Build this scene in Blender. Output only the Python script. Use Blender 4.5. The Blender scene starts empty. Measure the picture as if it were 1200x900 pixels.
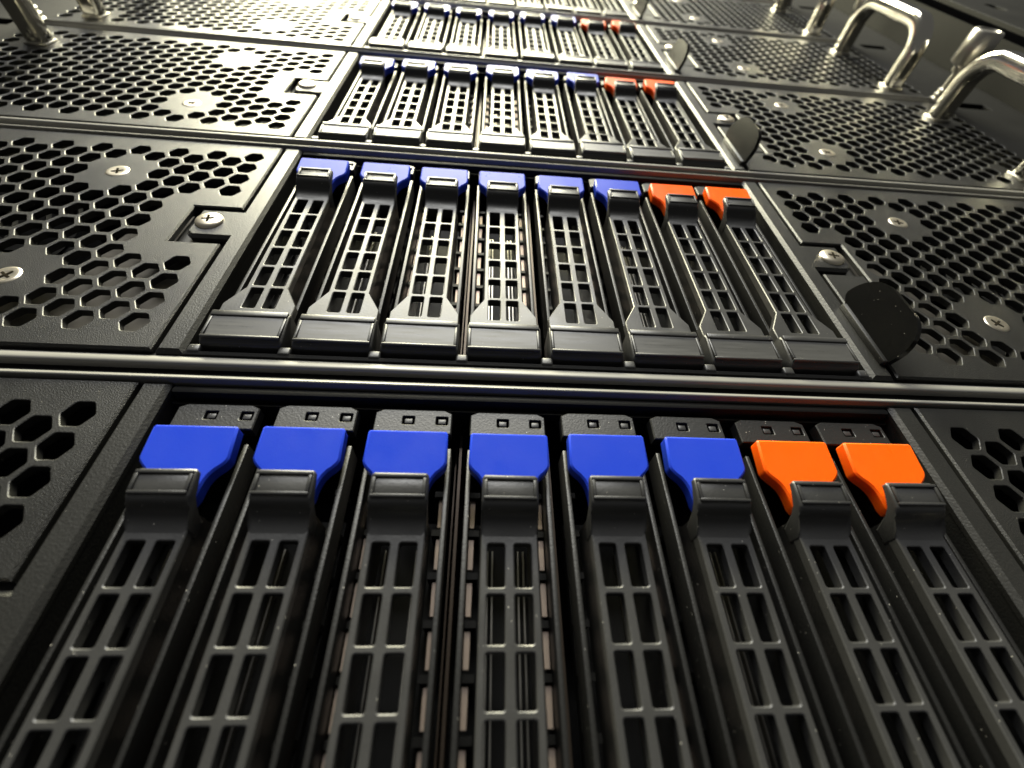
import bpy, bmesh, math, random
from mathutils import Vector, Matrix
from mathutils.geometry import delaunay_2d_cdt
random.seed(4)
S = 0.001                                   # everything below is in millimetres: x right, v up the rack, n out of the rack front
def W(x, v, n): return Vector((x*S, -n*S, v*S))

scene = bpy.context.scene
C = scene.collection
# ------------------------------------------------------------------ camera (ultra wide phone lens, held close under the rack front)
cam_d = bpy.data.cameras.new('camera'); cam = bpy.data.objects.new('camera', cam_d); C.objects.link(cam)
cam_d.sensor_fit = 'HORIZONTAL'; cam_d.sensor_width = 36.0; cam_d.lens = 36.0*510.13/1200.0
cam_d.clip_start = 0.002; cam_d.clip_end = 50
right = Vector((0.99681, -0.0785, -0.0167)); up = Vector((-0.0342, -0.6102, 0.7915)); back = Vector((-0.0723, -0.7883, -0.6110))
right.normalize(); back = (back - right*back.dot(right)).normalized(); up = back.cross(right)
m = Matrix.Identity(4)
for r in range(3):
    m[r][0] = right[r]; m[r][1] = up[r]; m[r][2] = back[r]
m.translation = W(-13.12, -55.82, 65.06)
cam.matrix_world = m
cam_d.dof.use_dof = True; cam_d.dof.focus_distance = 0.092; cam_d.dof.aperture_fstop = 14.5
scene.camera = cam
# ------------------------------------------------------------------ world: dim aisle
wd = bpy.data.worlds.new('World'); scene.world = wd; wd.use_nodes = True
bg = wd.node_tree.nodes['Background']; bg.inputs[0].default_value = (1.0, 0.99, 0.95, 1); bg.inputs[1].default_value = 0.085
# ------------------------------------------------------------------ ceiling lamp of the aisle, then an added fill light
def area(name, loc, tgt, sx, sy, power, col):
    l = bpy.data.lights.new(name, 'AREA'); l.shape = 'RECTANGLE'; l.size = sx; l.size_y = sy; l.energy = power; l.color = col
    o = bpy.data.objects.new(name, l); C.objects.link(o); o.location = loc
    o.rotation_euler = (Vector(tgt)-Vector(loc)).to_track_quat('-Z', 'Y').to_euler(); return o
area('ceiling_and_fill_light', (-0.31, -0.52, 1.55), (-0.28, -0.45, 0.0), 1.1, 0.45, 100.0, (1.0, 0.95, 0.66))
area('ceiling_and_fill_light', (-0.25, -1.75, 1.75), (-0.2, -0.6, 0.2), 1.8, 1.2, 94.0, (1.0, 0.995, 0.96))  # added soft fill for front faces, standing in for the lit surroundings
scene.view_settings.view_transform = 'Standard'; scene.view_settings.look = 'None'; scene.view_settings.exposure = 0.0; scene.view_settings.gamma = 1.0
scene.view_settings.use_curve_mapping = False

# ------------------------------------------------------------------ materials
def mat(name, col, rough=0.4, metal=0.0, grain=0.0, grain_scale=3500, var=0.0, var_scale=60, streak=None, spec=0.5, dust=0.0, coat=0.0, sss=0.0):
    M = bpy.data.materials.new(name); M.use_nodes = True; nt = M.node_tree; N = nt.nodes; L = nt.links
    b = N['Principled BSDF']; b.inputs['Base Color'].default_value = (*col, 1); b.inputs['Roughness'].default_value = rough; b.inputs['Metallic'].default_value = metal
    b.inputs['Specular IOR Level'].default_value = spec
    if coat: b.inputs['Coat Weight'].default_value = coat; b.inputs['Coat Roughness'].default_value = 0.12
    if sss:
        b.inputs['Subsurface Weight'].default_value = sss; b.inputs['Subsurface Radius'].default_value = (1, .5, .8); b.inputs['Subsurface Scale'].default_value = 0.0012
    tc = N.new('ShaderNodeTexCoord')
    if grain:
        n = N.new('ShaderNodeTexNoise'); n.inputs['Scale'].default_value = grain_scale; n.inputs['Detail'].default_value = 4
        L.new(tc.outputs['Object'], n.inputs['Vector'])
        bp = N.new('ShaderNodeBump'); bp.inputs['Strength'].default_value = grain; bp.inputs['Distance'].default_value = 0.00016
        L.new(n.outputs['Fac'], bp.inputs['Height']); L.new(bp.outputs[0], b.inputs['Normal'])
    if streak:
        mp = N.new('ShaderNodeMapping'); mp.inputs['Scale'].default_value = streak
        L.new(tc.outputs['Object'], mp.inputs[0])
        n = N.new('ShaderNodeTexNoise'); n.inputs['Scale'].default_value = 1; n.inputs['Detail'].default_value = 5; n.inputs['Roughness'].default_value = .7
        L.new(mp.outputs[0], n.inputs['Vector'])
        mr = N.new('ShaderNodeMapRange'); mr.inputs[1].default_value = .3; mr.inputs[2].default_value = .7
        mr.inputs[3].default_value = rough-.12; mr.inputs[4].default_value = rough+.2
        L.new(n.outputs['Fac'], mr.inputs[0]); L.new(mr.outputs[0], b.inputs['Roughness'])
    elif var:
        n = N.new('ShaderNodeTexNoise'); n.inputs['Scale'].default_value = var_scale; n.inputs['Detail'].default_value = 4
        oi = N.new('ShaderNodeObjectInfo'); ad = N.new('ShaderNodeVectorMath'); ad.operation = 'ADD'
        L.new(tc.outputs['Object'], ad.inputs[0]); L.new(oi.outputs['Random'], ad.inputs[1]); L.new(ad.outputs[0], n.inputs['Vector'])
        mr = N.new('ShaderNodeMapRange'); mr.inputs[1].default_value = .3; mr.inputs[2].default_value = .7
        mr.inputs[3].default_value = rough-var; mr.inputs[4].default_value = rough+var
        L.new(n.outputs['Fac'], mr.inputs[0]); L.new(mr.outputs[0], b.inputs['Roughness'])
    if dust:
        v = N.new('ShaderNodeTexVoronoi'); v.inputs['Scale'].default_value = 800; v.inputs['Randomness'].default_value = 1
        oi2 = N.new('ShaderNodeObjectInfo'); ad2 = N.new('ShaderNodeVectorMath'); ad2.operation = 'ADD'
        L.new(tc.outputs['Object'], ad2.inputs[0]); L.new(oi2.outputs['Random'], ad2.inputs[1]); L.new(ad2.outputs[0], v.inputs['Vector'])
        w = N.new('ShaderNodeTexNoise'); w.inputs['Scale'].default_value = 260; L.new(ad2.outputs[0], w.inputs['Vector'])
        a = N.new('ShaderNodeMath'); a.operation = 'MULTIPLY'; a.inputs[1].default_value = dust; L.new(w.outputs['Fac'], a.inputs[0])
        c = N.new('ShaderNodeMath'); c.operation = 'LESS_THAN'; L.new(v.outputs['Distance'], c.inputs[0]); L.new(a.outputs[0], c.inputs[1])
        mx = N.new('ShaderNodeMix'); mx.data_type = 'RGBA'; mx.inputs[6].default_value = (*col, 1); mx.inputs[7].default_value = (.55, .53, .48, 1)
        L.new(c.outputs[0], mx.inputs[0]); L.new(mx.outputs[2], b.inputs['Base Color'])
    return M
M = dict(
 coat=mat('black_powder_coat', (.010, .010, .0095), .39, grain=.6, grain_scale=4300, var=.08, var_scale=55, dust=.06),
 frame=mat('black_frame_paint', (.010, .010, .0095), .42, grain=.4, grain_scale=2600, var=.04, dust=.05),
 plastic=mat('dark_grey_plastic', (.031, .031, .0315), .38, spec=.48, grain=.16, grain_scale=2200, var=.09, var_scale=140, dust=.085),
 rail=mat('black_rail_plastic', (.009, .009, .009), .42, grain=.3, grain_scale=2500, dust=.09),
 inset=mat('worn_grip_plastic', (.055, .055, .055), .34, spec=.5, streak=(90, 900, 1500), dust=.05),
 blue=mat('blue_plastic', (.020, .058, .56), .36, spec=.16, var=.1, var_scale=160, sss=.35, grain=.08, grain_scale=2500, dust=.03),
 orange=mat('orange_plastic', (.98, .118, .004), .36, spec=.18, var=.1, var_scale=160, sss=.5, grain=.08, grain_scale=2500, dust=.0),
 bar=mat('matt_black_bar', (.007, .007, .007), .65, spec=.12, grain=.3),
 lip=mat('dark_satin_steel', (.15, .147, .138), .42, metal=.0, spec=.6, streak=(25, 900, 900)),
 screw=mat('nickel_screw', (.72, .66, .54), .34, metal=1.0, grain=.1),
 recess=mat('screw_recess_shade', (.02, .017, .012), .9, spec=.0),  # solid cross on the head, shade of the recess put into its colour
 chrome=mat('polished_steel', (.78, .75, .67), .12, metal=1.0, var=.05, var_scale=120),
 satin=mat('satin_steel', (.55, .53, .48), .33, metal=1.0),
 zinc=mat('zinc_sheet', (.14, .13, .11), .5, metal=.6, var=.08, var_scale=80),
 shield=mat('reflection_tinted_shield', (.42, .34, .29), .5, metal=.6, var=.05),  # pinkish base colour imitates a reflection in the metal
 divider=mat('reflection_brown_steel', (.05, .038, .03), .4, metal=.6),  # brown sheen of drive reflections in the gaps, put into the base colour
 black=mat('black_interior', (.006, .006, .006), .5),
 gloss=mat('black_gloss_plastic', (.003, .003, .003), .2, spec=.2, dust=.085),
 drive=mat('black_drive_shell', (.005, .005, .005), .5, spec=.2),
 rack=mat('dark_rack_paint', (.004, .004, .0038), .6, spec=.14, grain=.2, grain_scale=2200, var=.05),
 window=mat('smoked_indicator', (.012, .012, .011), .12),
)

# ------------------------------------------------------------------ mesh builder
class MB:
    def __init__(s): s.v = []; s.f = []; s.sm = []
    def addbm(s, bm, smooth=False):
        bmesh.ops.recalc_face_normals(bm, faces=bm.faces)
        o = len(s.v); bm.verts.index_update()
        s.v += [tuple(v.co) for v in bm.verts]
        for f in bm.faces: s.f.append([o+v.index for v in f.verts]); s.sm.append(smooth)
        bm.free()
    def box(s, x0, x1, v0, v1, n0, n1, bev=0.0, seg=2, smooth=False):
        bm = bmesh.new()
        q = [bm.verts.new(W(x, v, n)) for x in (x0, x1) for v in (v0, v1) for n in (n0, n1)]
        for a in ((0,1,3,2),(4,6,7,5),(0,4,5,1),(2,3,7,6),(0,2,6,4),(1,5,7,3)): bm.faces.new([q[i] for i in a])
        if bev: bmesh.ops.bevel(bm, geom=bm.edges[:], offset=bev*S, segments=seg, profile=.5, affect='EDGES')
        s.addbm(bm, smooth); return s
    def prism(s, prof, x0, x1, bev=0.0, seg=2, smooth=False):          # (v, n) profile pulled along x
        bm = bmesh.new()
        a = [bm.verts.new(W(x0, v, n)) for v, n in prof]; b = [bm.verts.new(W(x1, v, n)) for v, n in prof]
        k = len(prof)
        e = [bm.faces.new(a), bm.faces.new(b[::-1])]
        for i in range(k): bm.faces.new((a[i], b[i], b[(i+1) % k], a[(i+1) % k]))
        if bev:
            ed = list({x for f in e for x in f.edges})
            bmesh.ops.bevel(bm, geom=ed, offset=bev*S, segments=seg, profile=.5, affect='EDGES')
        s.addbm(bm, smooth); return s
    def lathe(s, cx, cv, prof, seg=24, smooth=True):                    # (r, n) profile turned about the n axis
        bm = bmesh.new(); rings = []
        for r, n in prof:
            if r < 1e-6: rings.append([bm.verts.new(W(cx, cv, n))])
            else: rings.append([bm.verts.new(W(cx+r*math.cos(2*math.pi*i/seg), cv+r*math.sin(2*math.pi*i/seg), n)) for i in range(seg)])
        for a, b in zip(rings, rings[1:]):
            for i in range(seg):
                j = (i+1) % seg
                if len(a) == 1: bm.faces.new((a[0], b[i], b[j]))
                elif len(b) == 1: bm.faces.new((a[i], b[0], a[j]))
                else: bm.faces.new((a[i], b[i], b[j], a[j]))
        s.addbm(bm, smooth); return s
    def plate(s, outer, holes, n, thick, ch=.2, chh=.12):               # sheet with real holes, chamfered rims and wall depth
        o1 = inset(outer, ch)
        hs1 = [inset(h, -chh) for h in holes]
        co = []; ed = []
        for lp in [o1]+hs1:
            b = len(co); co += [Vector(p) for p in lp]; ed += [(b+i, b+(i+1) % len(lp)) for i in range(len(lp))]
        V, _, F, *_r = delaunay_2d_cdt(co, ed, [], 0, 1e-6)
        cen = {}
        for h in hs1:
            cx = sum(p[0] for p in h)/len(h); cy = sum(p[1] for p in h)/len(h)
            rad = max(math.hypot(p[0]-cx, p[1]-cy) for p in h)
            for gx in range(int((cx-rad)//8), int((cx+rad)//8)+1):
                for gy in range(int((cy-rad)//8), int((cy+rad)//8)+1): cen.setdefault((gx, gy), []).append(h)
        b = len(s.v); s.v += [tuple(W(p[0], p[1], n)) for p in V]
        for f in F:
            cx = sum(V[i][0] for i in f)/3; cy = sum(V[i][1] for i in f)/3
            if not inside(o1, cx, cy): continue
            if any(inside(h, cx, cy) for h in cen.get((int(cx//8), int(cy//8)), ())): continue
            a, c, d = [V[i] for i in f]
            if (c-a).cross(d-a) < 0: f = f[::-1]
            s.f.append([b+i for i in f]); s.sm.append(False)
        def wall(l0, l1, l2, flip):
            k = len(l0); b = len(s.v)
            s.v += [tuple(W(p[0], p[1], n)) for p in l0]+[tuple(W(p[0], p[1], n-c2)) for p in l1]+[tuple(W(p[0], p[1], n-thick)) for p in l2]
            for r in range(2):
                for i in range(k):
                    j = (i+1) % k; q = [b+r*k+i, b+(r+1)*k+i, b+(r+1)*k+j, b+r*k+j]
                    s.f.append(q if flip else q[::-1]); s.sm.append(False)
        c2 = ch; wall(o1, outer, outer, True)
        c2 = chh*.6
        for h1, h in zip(hs1, holes): wall(h1, h, h, False)
        return s
    def mesh(s, name):
        me = bpy.data.meshes.new(name); me.from_pydata(s.v, [], s.f); me.polygons.foreach_set('use_smooth', [True]*len(s.f)); me.update(); me.set_sharp_from_angle(angle=math.radians(38)); return me
def area2(p): return sum(p[i][0]*p[(i+1) % len(p)][1]-p[(i+1) % len(p)][0]*p[i][1] for i in range(len(p)))
def ccw(p): return list(p) if area2(p) > 0 else list(p)[::-1]
def inset(p, d):                                     # mitred offset of a polygon towards its inside
    sgn = 1 if area2(p) > 0 else -1
    k = len(p); out = []
    for i in range(k):
        a, b, c = Vector(p[i-1]), Vector(p[i]), Vector(p[(i+1) % k])
        e1 = (b-a).normalized(); e2 = (c-b).normalized()
        n1 = Vector((-e1.y, e1.x))*sgn; n2 = Vector((-e2.y, e2.x))*sgn
        t = (n1+n2); t = t/max(.3, (1+n1.dot(n2)))
        q = b+t*d; out.append((q.x, q.y))
    return out
def inside(p, x, y):
    r = False; j = len(p)-1
    for i in range(len(p)):
        xi, yi = p[i]; xj, yj = p[j]
        if (yi > y) != (yj > y) and x < (xj-xi)*(y-yi)/(yj-yi)+xi: r = not r
        j = i
    return r
def rrect(x0, x1, v0, v1, r, seg=3):
    P = []
    for cx, cy, a0 in ((x1-r, v0+r, -90), (x1-r, v1-r, 0), (x0+r, v1-r, 90), (x0+r, v0+r, 180)):
        for k in range(seg+1):
            a = math.radians(a0+90*k/seg); P.append((cx+r*math.cos(a), cy+r*math.sin(a)))
    return P
def hexagon(cx, cy, f, cut=.24):                       # flat sides up and down, corners slightly rounded
    R = f/math.sqrt(3)*1.0*2/2
    c = [Vector((cx+R*math.cos(math.radians(60*i)), cy+R*math.sin(math.radians(60*i)))) for i in range(6)]
    P = []
    for i in range(6):
        a, b, d = c[i-1], c[i], c[(i+1) % 6]
        P += [tuple(b+(a-b)*cut*.5), tuple(b+(d-b)*cut*.5)]
    return P

# ------------------------------------------------------------------ object helpers
def part(name, me, material, parent=None, label=None, loc=None):
    o = bpy.data.objects.new(name, me); C.objects.link(o)
    if not me.materials: me.materials.append(material)
    if parent: o.parent = parent
    if label: o['label'] = label
    if loc: o.location = loc
    return o
def thing(name, label, cat, loc, group=None):
    o = bpy.data.objects.new(name, None); C.objects.link(o); o.location = loc; o.empty_display_size = .01
    o['label'] = label; o['category'] = cat
    if group: o['group'] = group
    return o
def copy_tree(o, parent=None):
    c = o.copy(); C.objects.link(c); c.parent = parent
    for ch in o.children: copy_tree(ch, c)
    return c

PITCH = 88.9
X0, X1, PH = 74.6, 196.0, 81.2         # inner and outer edge of a perforated panel, its height
BAYP = 16.95

# ------------------------------------------------------------------ one server
def hex_holes(sgn):
    H = []
    for k in range(23):
        x = 80.6+5.15*k
        rows = 12 if k % 2 == 0 else 11
        for j in range(rows):
            v = 74.0-6.12*j-(3.06 if k % 2 else 0)
            if any(math.hypot(x-sx, v-sv) < 7.2 for sx, sv in ((111.5, 61.7), (111.5, 18.9))): continue
            if any(abs(x-183) < 7 and abs(v-fv) < 7 for fv in (9.5, 61.5)): continue
            if sgn < 0 and x < 93.5 and 28 < v < 53: continue
            if sgn > 0 and ((x < 83 and v < 53) or (x < 89 and 11 < v < 53)): continue
            H.append(hexagon(sgn*x, v, 4.9, .18))
    return H
def screw_mesh(flat):
    mb = MB()
    if flat: prof = [(0, -.35), (.9, -.3), (1.2, .12), (2.2, .2), (2.65, .12), (2.85, -.05), (2.85, -.4)]
    else: prof = [(0, -.1), (.9, 0), (1.2, .95), (2.3, .86), (2.95, .6), (3.2, .25), (3.2, -.4)]
    mb.lathe(0, 0, prof[2:], 28)
    n = prof[2][1]-.06
    mb.lathe(0, 0, [(0, n), (prof[2][0]+.05, n+.03)], 28)
    return mb.mesh('screw')
def cross_mesh(top):
    mb = MB(); 
    mb.box(-1.45, 1.45, -.28, .28, top-.5, top, .08); mb.box(-.28, .28, -1.45, 1.45, top-.5, top+.02, .08)
    return mb.mesh('screw_recess_shade')
SC_F, SC_P = screw_mesh(True), screw_mesh(False)
CR_F, CR_P = cross_mesh(.20), cross_mesh(1.0)

def screw(parent, x, v, n, flat, rot):
    o = part('screw', SC_F if flat else SC_P, M['screw'], parent, loc=W(x, v, n)); o.rotation_euler = (0, math.radians(rot), 0)
    c = part('screw_recess_shade', CR_F if flat else CR_P, M['recess'], parent, loc=W(x, v, n)); c.rotation_euler = (0, math.radians(rot), 0)

def sweep(path, hw, hv, rad, x):                     # rounded-rectangle bar swept along a (v, n) path
    bm = bmesh.new(); sec = rrect(-hw, hw, -hv, hv, rad, 4); rings = []
    for i, (v, n) in enumerate(path):
        a = Vector(path[max(0, i-1)]); b = Vector(path[min(len(path)-1, i+1)]); t = (b-a).normalized(); nn = Vector((-t.y, t.x))
        rings.append([bm.verts.new(W(x+p, v+nn.x*q, n+nn.y*q)) for p, q in sec])
    for a, b in zip(rings, rings[1:]):
        for i in range(len(sec)):
            j = (i+1) % len(sec); bm.faces.new((a[i], a[j], b[j], b[i]))
    mb = MB(); mb.addbm(bm, True); return mb

def make_server():
    t = thing('rack_server', '', 'server', (0, 0, 0), 'servers stacked in the rack')
    # chassis: shell behind the front
    mb = MB()
    mb.box(-196, 196, -.9, 82, -60, -58)
    mb.box(-196, 196, -1.0, -.25, -58, -1.2); mb.box(-196, 196, 82.0, 82.6, -58, -3.2)
    mb.box(-196, -195, -.25, 82, -58, -1.4); mb.box(195, 196, -.25, 82, -58, -1.4)
    part('chassis', mb.mesh('chassis'), M['black'], t)
    # lid edge across the top: two rounded lips with a channel between
    mb = MB()
    mb.prism([(84.7, -9.5), (84.7, .4), (84.8, .75), (85.0, .95), (85.4, 1.0), (86.5, .65), (87.1, .2), (87.5, -.5), (87.6, -9.5)], -196, 196, smooth=False)
    part('lid_lip', mb.mesh('lid_lip'), M['lip'], t)
    mb = MB(); mb.prism([(81.7, -9.5), (81.7, .2), (81.8, .5), (82.0, .6), (82.5, .45), (82.9, .05), (83.0, -9.5)], -196, 196)
    part('lid_lip', mb.mesh('lid_lip'), M['lip'], t)
    mb = MB(); mb.box(-196, 196, 82.95, 84.75, -3, -.7)
    part('lid_channel', mb.mesh('lid_channel'), M['bar'], t)
    for sgn in (-1, 1):
        side = 'left' if sgn < 0 else 'right'
        # perforated panel with the notch for the cage tab
        nb, nt_ = (33.0, 47.8) if sgn < 0 else (14.0, 48.0)
        outer = [(X0, 0), (X1, 0), (X1, PH), (X0, PH), (X0, nt_), (86.3, nt_), (86.3, nb), (X0, nb)]
        outer = ccw([(sgn*x, v) for x, v in outer])
        mb = MB(); mb.plate(outer, [ccw(h) for h in hex_holes(sgn)], 0, 1.5, .35, .14)
        g = part('grille_panel', mb.mesh('grille_panel'), M['coat'], t, 'black perforated panel with hexagonal holes on the %s side' % side)
        screw(g, sgn*111.5, 61.7, 0, True, 20*sgn); screw(g, sgn*111.2, 18.3, 0, True, -35*sgn)
        # things seen through the holes
        mb = MB()
        mb.plate(ccw([(sgn*x, v) for x, v in [(74, 1), (120, 1), (118, 12), (109, 26), (104, 44), (97, 53), (74, 53)]]), [], -6.5, .8, .2)
        part('inner_bracket', mb.mesh('inner_bracket'), M['zinc'], t)
        mb = MB()
        for r in (10, 17, 24, 31): mb.lathe(sgn*150, 40, [(r-.7, -9), (r, -8.3), (r+.7, -9), (r, -9.7), (r-.7, -9)], 40)
        mb.box(sgn*150-36, sgn*150+36, 38.6, 41.4, -10.2, -9.6); mb.box(sgn*150-1.4, sgn*150+1.4, 4, 76, -10.9, -10.3)
        part('fan_guard', mb.mesh('fan_guard'), M['rack'], t)
        mb = MB(); mb.lathe(sgn*150, 40, [(0, -14), (11, -14), (12, -15), (12, -26)], 32)
        for k in range(7):
            bm = bmesh.new(); a0 = 2*math.pi*k/7; R = []
            for r in (11.5, 20, 30):
                w = .32; R.append([bm.verts.new(W(sgn*150+r*math.cos(a0+s*w), 40+r*math.sin(a0+s*w), -19+s*5)) for s in (-1, 0, 1)])
            for a, b in zip(R, R[1:]):
                for i in range(2): bm.faces.new((a[i], a[i+1], b[i+1], b[i]))
            mb.addbm(bm, True)
        part('fan', mb.mesh('fan'), M['drive'], t)
        # drive cage rail with its screw tab
        if sgn < 0: tb, tt, tx = 35.6, 46.7, 84.0
        else: tb, tt, tx = 36.4, 47.0, 84.2
        e = 69.0
        P = [(e, -.4), (74.0, -.4), (74.0, tb), (tx-1.6, tb), (tx, tb+1.6), (tx, tt-.6), (tx-.6, tt), (74.0, tt), (74.0, 81.4), (e, 81.4)]
        mb = MB(); mb.plate(ccw([(sgn*x, v) for x, v in P]), [], -.05, 1.6, .75)
        a, b = sorted((sgn*(e+.1), sgn*(e+1.0))); mb.box(a, b, 0, 81.3, -24, -1.0)
        fr = part('cage_rail', mb.mesh('cage_rail'), M['frame'], t)
        screw(fr, sgn*80.2, 41.5, -.1, False, 12*sgn)
        mb = MB(); a, b = sorted((sgn*72.0, sgn*86.8)); mb.box(a, b, nb-.6, nt_+.6, -4.2, -2.4)
        part('tab_backing', mb.mesh('tab_backing'), M['black'], t)
        # handle
        path = [(9.5, -.5), (9.5, 6), (9.5, 13)]
        for k in range(1, 10): a = math.radians(180-90*k/9); path.append((20.5+11*math.cos(a), 13+11*math.sin(a)))
        path += [(27, 24), (35.5, 24), (44, 24)]
        for k in range(0, 10): a = math.radians(90-90*k/9); path.append((50.5+11*math.cos(a), 13+11*math.sin(a)))
        path += [(61.5, 6), (61.5, -.5)]
        h = part('handle', sweep(path, 3.8, 3.3, 1.9, sgn*183).mesh('handle'), M['chrome'], t)
        for fv in (9.5, 61.5):
            mb = MB(); mb.box(sgn*183-4.1, sgn*183+4.1, fv-3.6, fv+3.6, -.3, .8, .3); part('foot_collar', mb.mesh('foot_collar'), M['satin'], h)
        # captive screw
        mb = MB(); mb.lathe(sgn*198.8, 85, [(3.4, -1), (3.4, 1), (2.6, 1.4), (3.0, 2.0), (3.0, 2.8), (2.2, 3.2), (2.7, 3.8), (2.7, 4.6), (1.9, 5.0), (1.9, 12)], 24)
        ts = part('captive_screw', mb.mesh('captive_screw'), M['satin'], t)
        mb = MB(); mb.lathe(sgn*198.8, 85, [(1.9, 11.0), (2.8, 11.2), (3.2, 12), (3.2, 13.2), (5.4, 14.4), (5.9, 15.2), (5.9, 26), (5.4, 26.8), (4.0, 27), (3.7, 26.4), (0, 26.4)], 28)
        part('knob', mb.mesh('knob'), M['satin'], ts)
    # cage cross bars, studs
    mb = MB(); mb.prism([(79.4, -24), (79.4, -1.4), (79.7, -.8), (80.4, -.6), (81.2, -.9), (81.5, -1.6), (81.5, -24)], -68.9, 68.9, .5)
    mb.box(-68.9, 68.9, 78.3, 78.9, -8, -2.6, .15)
    part('cage_bar', mb.mesh('cage_bar'), M['bar'], t)
    mb = MB(); mb.prism([(-.9, -24), (-.9, -1.2), (-.6, -.5), (.1, -.35), (.6, -.9), (.7, -24)], -68.9, 68.9)
    cb = part('cage_bar', mb.mesh('cage_bar'), M['bar'], t)
    mb = MB(); mb.box(-1.2, 1.2, -.5, 1.5, -6, -.1, .45, 3); stud = mb.mesh('guide_stud')
    for k in range(9): part('guide_stud', stud, M['plastic'], cb, loc=W((k-4)*BAYP*(1 if 0 < k < 8 else .993), .35, 0))
    mb = MB(); mb.box(-.25, .25, 3, 77, -22, -9); mb.box(-1.1, -.8, 5, 76, -22, -12); dv = mb.mesh('cage_divider')
    for k in range(1, 8): part('cage_divider', dv, M['divider'], t, loc=W((k-4)*BAYP, 0, 0))
    # pull-out tag standing up from its hinge on the right
    mb = MB(); mb.plate(ccw([(74.6, 14.7), (85.7, 14.7), (85.7, 34.4), (74.6, 34.4)]), [], -.1, 1.2, .3)
    part('tag_holder', mb.mesh('tag_holder'), M['frame'], t)
    Wd, v0, v1, r = 9.0, 3.0, 24.0, 7.0
    P = [(0, v0)]
    for k in range(9): a = -math.pi/2+math.pi/2*k/8; P.append((Wd-r+r*math.cos(a), v0+r+r*math.sin(a)))
    for k in range(9): a = math.pi/2*k/8; P.append((Wd-r+r*math.cos(a), v1-r+r*math.sin(a)))
    P += [(1.2, v1-.5), (0, v1-2.5)]
    ph = math.radians(71); bm = bmesh.new(); c, s_ = math.cos(ph), math.sin(ph)
    fr_ = [bm.verts.new(W(73.0+w*c, v, .9+w*s_)) for w, v in P]; bk = [bm.verts.new(W(73.0+w*c+1.4*s_, v, .9+w*s_-1.4*c)) for w, v in P]
    bm.faces.new(fr_); bm.faces.new(bk[::-1])
    for i in range(len(P)): j = (i+1) % len(P); bm.faces.new((fr_[i], bk[i], bk[j], fr_[j]))
    bmesh.ops.bevel(bm, geom=[e for e in bm.edges if len(e.link_faces) == 2 and e.calc_face_angle(0) > 1.2], offset=.15*S, segments=1, affect='EDGES')
    mb = MB(); mb.addbm(bm)
    tg = part('pull_tag', mb.mesh('pull_tag'), M['gloss'], t, 'glossy black rounded tag standing up from the front')
    mb = MB(); mb.box(72.2, 74.0, 3.2, 21.5, -.1, 1.3, .3)
    part('tag_hinge', mb.mesh('tag_hinge'), M['rail'], tg)
    return t

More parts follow.
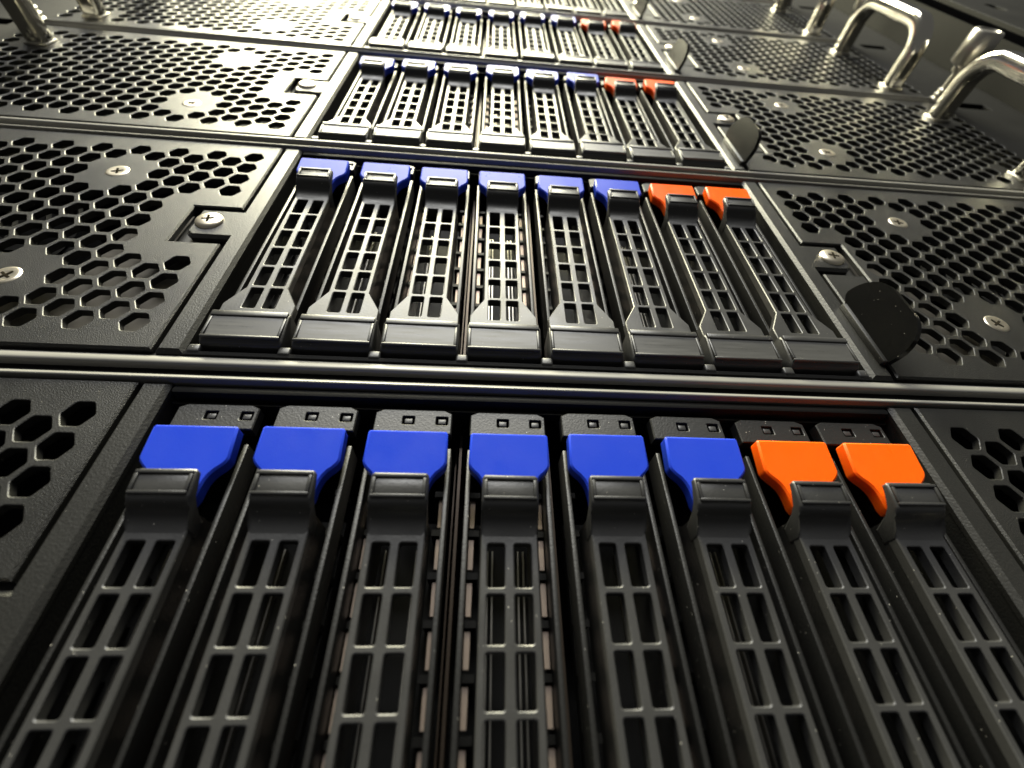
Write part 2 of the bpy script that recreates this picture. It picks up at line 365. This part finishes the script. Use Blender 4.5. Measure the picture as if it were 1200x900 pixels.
# ------------------------------------------------------------------ one drive carrier
def make_carrier():
    t = thing('drive_carrier', '', 'drive carrier', (0, 0, 0), 'drive carriers in the server bays')
    rail = MB(); rail.box(-.38, .38, 8, 70.0, -6.5, -1.6, .16); rme = rail.mesh('side_rail')
    part('side_rail', rme, M['rail'], t, loc=W(-6.75, 0, 0)); part('side_rail', rme, M['rail'], t, loc=W(6.75, 0, 0))
    # lever: flat strip with two columns of six windows, widening to the grip
    out = [(-7.2, 8.6), (7.2, 8.6), (7.2, 13.0), (4.3, 18.2), (4.3, 55.0), (-4.3, 55.0), (-4.3, 18.2), (-7.2, 13.0)]
    win = []
    for j in range(6):
        top = 53.3-7.05*j
        for a, b in ((-3.32, -.66), (.66, 3.32)): win.append(ccw(rrect(a, b, top-6.2, top, .35, 2)))
    mb = MB(); mb.plate(ccw(out), win, 0, 1.7, .16, .16)
    lever = part('lever', mb.mesh('lever'), M['plastic'], t)
    for sg in (-1, 1):
        mb = MB(); a, b = sorted((sg*4.26, sg*3.6)); mb.box(a, b, 13, 57.6, -8.5, -1.2)
        part('lever_skirt', mb.mesh('lever_skirt'), M['rail'], lever)  # blacker than the lever it belongs to: shade in the gaps put into colour
    # latch head: concave riser to a small rimmed plate
    mb = MB()
    prof = [(54.2, -3), (54.2, -.02), (55.0, .12), (55.8, .36), (56.5, .72), (57.0, 1.15), (57.35, 1.7), (57.6, 2.25), (57.9, 2.75), (58.3, 3.15), (58.7, 3.36), (62.3, 3.72), (62.8, 3.4), (62.8, 2.35), (59.0, 2.1), (57.7, .6), (57.2, -3)]
    mb.prism(prof, -4.4, 4.4, .55, 3)
    head = part('latch_head', mb.mesh('latch_head'), M['plastic'], lever)
    mb = MB()
    def nn(v): return 3.36+(v-58.7)*.1
    for a, b, c, d in ((-4.1, 4.1, 58.8, 59.3), (-4.1, 4.1, 61.85, 62.4), (-4.1, -3.55, 59.3, 61.85), (3.55, 4.1, 59.3, 61.85)):
        bm = bmesh.new(); q = [bm.verts.new(W(x, v, nn(v)+h)) for x in (a, b) for v in (c, d) for h in (-.2, .34)]
        for f in ((0,1,3,2),(4,6,7,5),(0,4,5,1),(2,3,7,6),(0,2,6,4),(1,5,7,3)): bm.faces.new([q[i] for i in f])
        bmesh.ops.recalc_face_normals(bm, faces=bm.faces)
        bmesh.ops.bevel(bm, geom=bm.edges[:], offset=.14*S, segments=2, profile=.5, affect='EDGES'); mb.addbm(bm)
    part('latch_rim', mb.mesh('latch_rim'), M['plastic'], head)
    # grip at the foot with a sunk, worn face
    mb = MB()
    mb.prism([(1.4, -6), (1.4, -.6), (1.9, .2), (2.7, .65), (8.4, 1.0), (9.4, .9), (9.9, .4), (10.0, -6)], -7.6, 7.6, .5, 2)
    grip = part('grip', mb.mesh('grip'), M['plastic'], lever)
    mb = MB()
    for a, b, c, d in ((-7.3, 7.3, 8.1, 9.5), (-7.3, 7.3, 2.5, 3.1), (-7.3, -6.7, 3.1, 8.1), (6.7, 7.3, 3.1, 8.1)):
        mb.box(a, b, c, d, .2, 1.45 if c > 8 else 1.25, .22)
    part('grip_rim', mb.mesh('grip_rim'), M['plastic'], grip)
    mb = MB(); mb.prism([(3.1, .2), (3.1, .8), (8.1, 1.14), (8.1, .2)], -6.7, 6.7)
    part('grip_face', mb.mesh('grip_face'), M['inset'], grip)
    # T-shaped release tab
    H = [(6.3, 71.2), (6.6, 70.9), (6.75, 65.8), (6.5, 65.1), (5.9, 64.4), (5.2, 63.8), (4.6, 63.0), (4.2, 62.1), (3.95, 61.0), (3.8, 59.6), (3.4, 58.8)]
    out = H+[(-x, v) for x, v in H[::-1]]
    mb = MB(); mb.plate(ccw(out), [], 2.3, 2.2, .32)
    mb.v = [(x, y-(z/S-71)*.13*S, z) for x, y, z in mb.v]
    part('release_tab', mb.mesh('release_tab'), M['blue'], t)
    # plate with two indicator windows above the tab
    wins = [ccw(rrect(a, a+2.2, 74.5, 76.3, .15, 1)) for a in (-2.0, 4.0)]
    mb = MB(); mb.plate(ccw([(-6.9, 72.6), (6.9, 72.6), (6.9, 77.0), (5.5, 77.7), (-5.5, 77.7), (-6.9, 77.0)]), wins, -1.1, 2.2, .2, .1)
    pl = part('indicator_plate', mb.mesh('indicator_plate'), M['rail'], t)
    mb = MB(); mb.box(-.68, .68, -.5, .5, -.6, .25, .1); wm = mb.mesh('indicator_window')
    for a in (-2.0, 4.0): part('indicator_window', wm, M['plastic'], pl, loc=W(a+1.1, 75.4, -1.6))
    # what shows between lever and rails: slotted metal shield, black cross webs, drive behind
    mb = MB()
    for sg in (-1, 1):
        a, b = sorted((sg*5.35, sg*6.3)); v = 11.0
        while v < 60:
            mb.box(a, b, v, v+4.9, -7.6, -7.0, .1, 1); v += 6.7
    part('drive_shield', mb.mesh('drive_shield'), M['shield'], t)
    mb = MB(); mb.box(-6.3, 6.3, 9, 60, -13, -11.0)
    for k in range(8):
        for a, b in ((-6.3, -4.6), (4.6, 6.3)): mb.box(a, b, 16.2+6.7*k, 17.2+6.7*k, -11.0, -6.4)
    part('drive_shell', mb.mesh('drive_shell'), M['drive'], t)
    mb = MB()
    for x in (-3.1, -2.3, 2.0, 2.9): mb.box(x, x+.26, 11, 55, -10.9, -9.6)
    part('drive_seam', mb.mesh('drive_seam'), M['satin'], t)
    return t

# ------------------------------------------------------------------ rack rails and posts
rk = thing('server_rack', 'dark grey rack posts and slotted mounting rails at both sides of the servers', 'server rack', (0, 0, 0))
for sgn in (-1, 1):
    slots = [ccw(rrect(*sorted((sgn*208.5, sgn*225)), i*PITCH+80.5, i*PITCH+87.5, .5, 1)) for i in range(-1, 4)]
    mb = MB(); mb.plate(ccw([(sgn*196.6, -130), (sgn*241, -130), (sgn*241, 470), (sgn*196.6, 470)]), slots, -.8, 2.0, .3, .2)
    part('mounting_rail', mb.mesh('mounting_rail'), M['rack'], rk)
    mb = MB(); a, b = sorted((sgn*200, sgn*240)); mb.box(a, b, -130, 470, -12, -10)
    part('rail_backing', mb.mesh('rail_backing'), M['black'], rk)  # dark sheet added behind the slots so they look shaded
    holes = []
    v = -100
    while v < 460:
        holes.append(ccw(rrect(*sorted((sgn*270, sgn*277)), v, v+14, 3.2, 4))); v += 44.45
    mb = MB(); a, b = sorted((sgn*241.3, sgn*242.0)); mb.box(a, b, -130, 470, -12, 18)
    mb.plate(ccw([(sgn*249, -130), (sgn*380, -130), (sgn*380, 470), (sgn*249, 470)]), holes, 22, 2.0, .12, .25)
    part('rack_post', mb.mesh('rack_post'), M['rack'], rk)
    mb = MB(); a, b = sorted((sgn*243, sgn*390)); mb.box(a, b, -130, 470, -14, 6)
    part('post_backing', mb.mesh('post_backing'), M['black'], rk)  # black sheet added to darken the gap beside the post like shade

# ------------------------------------------------------------------ put the servers and carriers in place
OFF = {-1: (.5, .9, -1.1), 0: (0, 0, 0), 1: (-.27, 0, 0), 2: (-.42, 0, 0), 3: (-.3, 0, 0)}
WHICH = {-1: ('nearest black server with perforated side panels, cut off by the bottom edge', 'nearest server'),
          0: ('black perforated server directly above the nearest one, whole drive bay in view', 'second server from the bottom'),
          1: ('third black server from the bottom, its panels gleaming under the lamp', 'third server from the bottom'),
          2: ('fourth black server from the bottom, small and close to the top edge', 'fourth server from the bottom'),
          3: ('farthest black server, only its lower part showing at the top edge', 'farthest server at the top edge')}
ORD = ['leftmost', 'second from left', 'third from left', 'fourth from left', 'fifth from left', 'sixth from left', 'seventh from left', 'rightmost']
srv0 = make_server(); car0 = make_carrier()
for i in range(-1, 4):
    dx, dv, dn = OFF[i]
    o = srv0 if i == -1 else copy_tree(srv0)
    o.location = W(dx, i*PITCH+dv, dn); o['label'] = WHICH[i][0]
    for k in range(8):
        c = car0 if (i == -1 and k == 0) else copy_tree(car0)
        jx, jn = random.uniform(-.2, .2), random.uniform(-.35, .25)
        c.location = W(dx+(k-3.5)*BAYP+jx, i*PITCH+dv, dn+jn)
        c.rotation_euler = (random.uniform(-.003, .003), random.uniform(-.004, .004), 0)
        colr = 'blue' if k < 6 else 'orange'
        c['label'] = '%s %s-tabbed drive carrier in the %s' % (ORD[k], colr, WHICH[i][1])
# orange tabs on the two right-hand carriers of each server
tab_o = bpy.data.objects
blue_mesh = next(ch for ch in car0.children if ch.name.startswith('release_tab')).data
orange_mesh = blue_mesh.copy(); orange_mesh.materials.clear(); orange_mesh.materials.append(M['orange'])
for o in list(C.objects):
    if o.type == 'EMPTY' and 'orange-tabbed' in o.get('label', ''):
        for ch in o.children:
            if ch.name.startswith('release_tab'): ch.data = orange_mesh
for o in list(C.objects):
    if o.name.startswith('release_tab'):
        o['label'] = ('orange' if o.data == orange_mesh else 'blue') + ' plastic release tab'
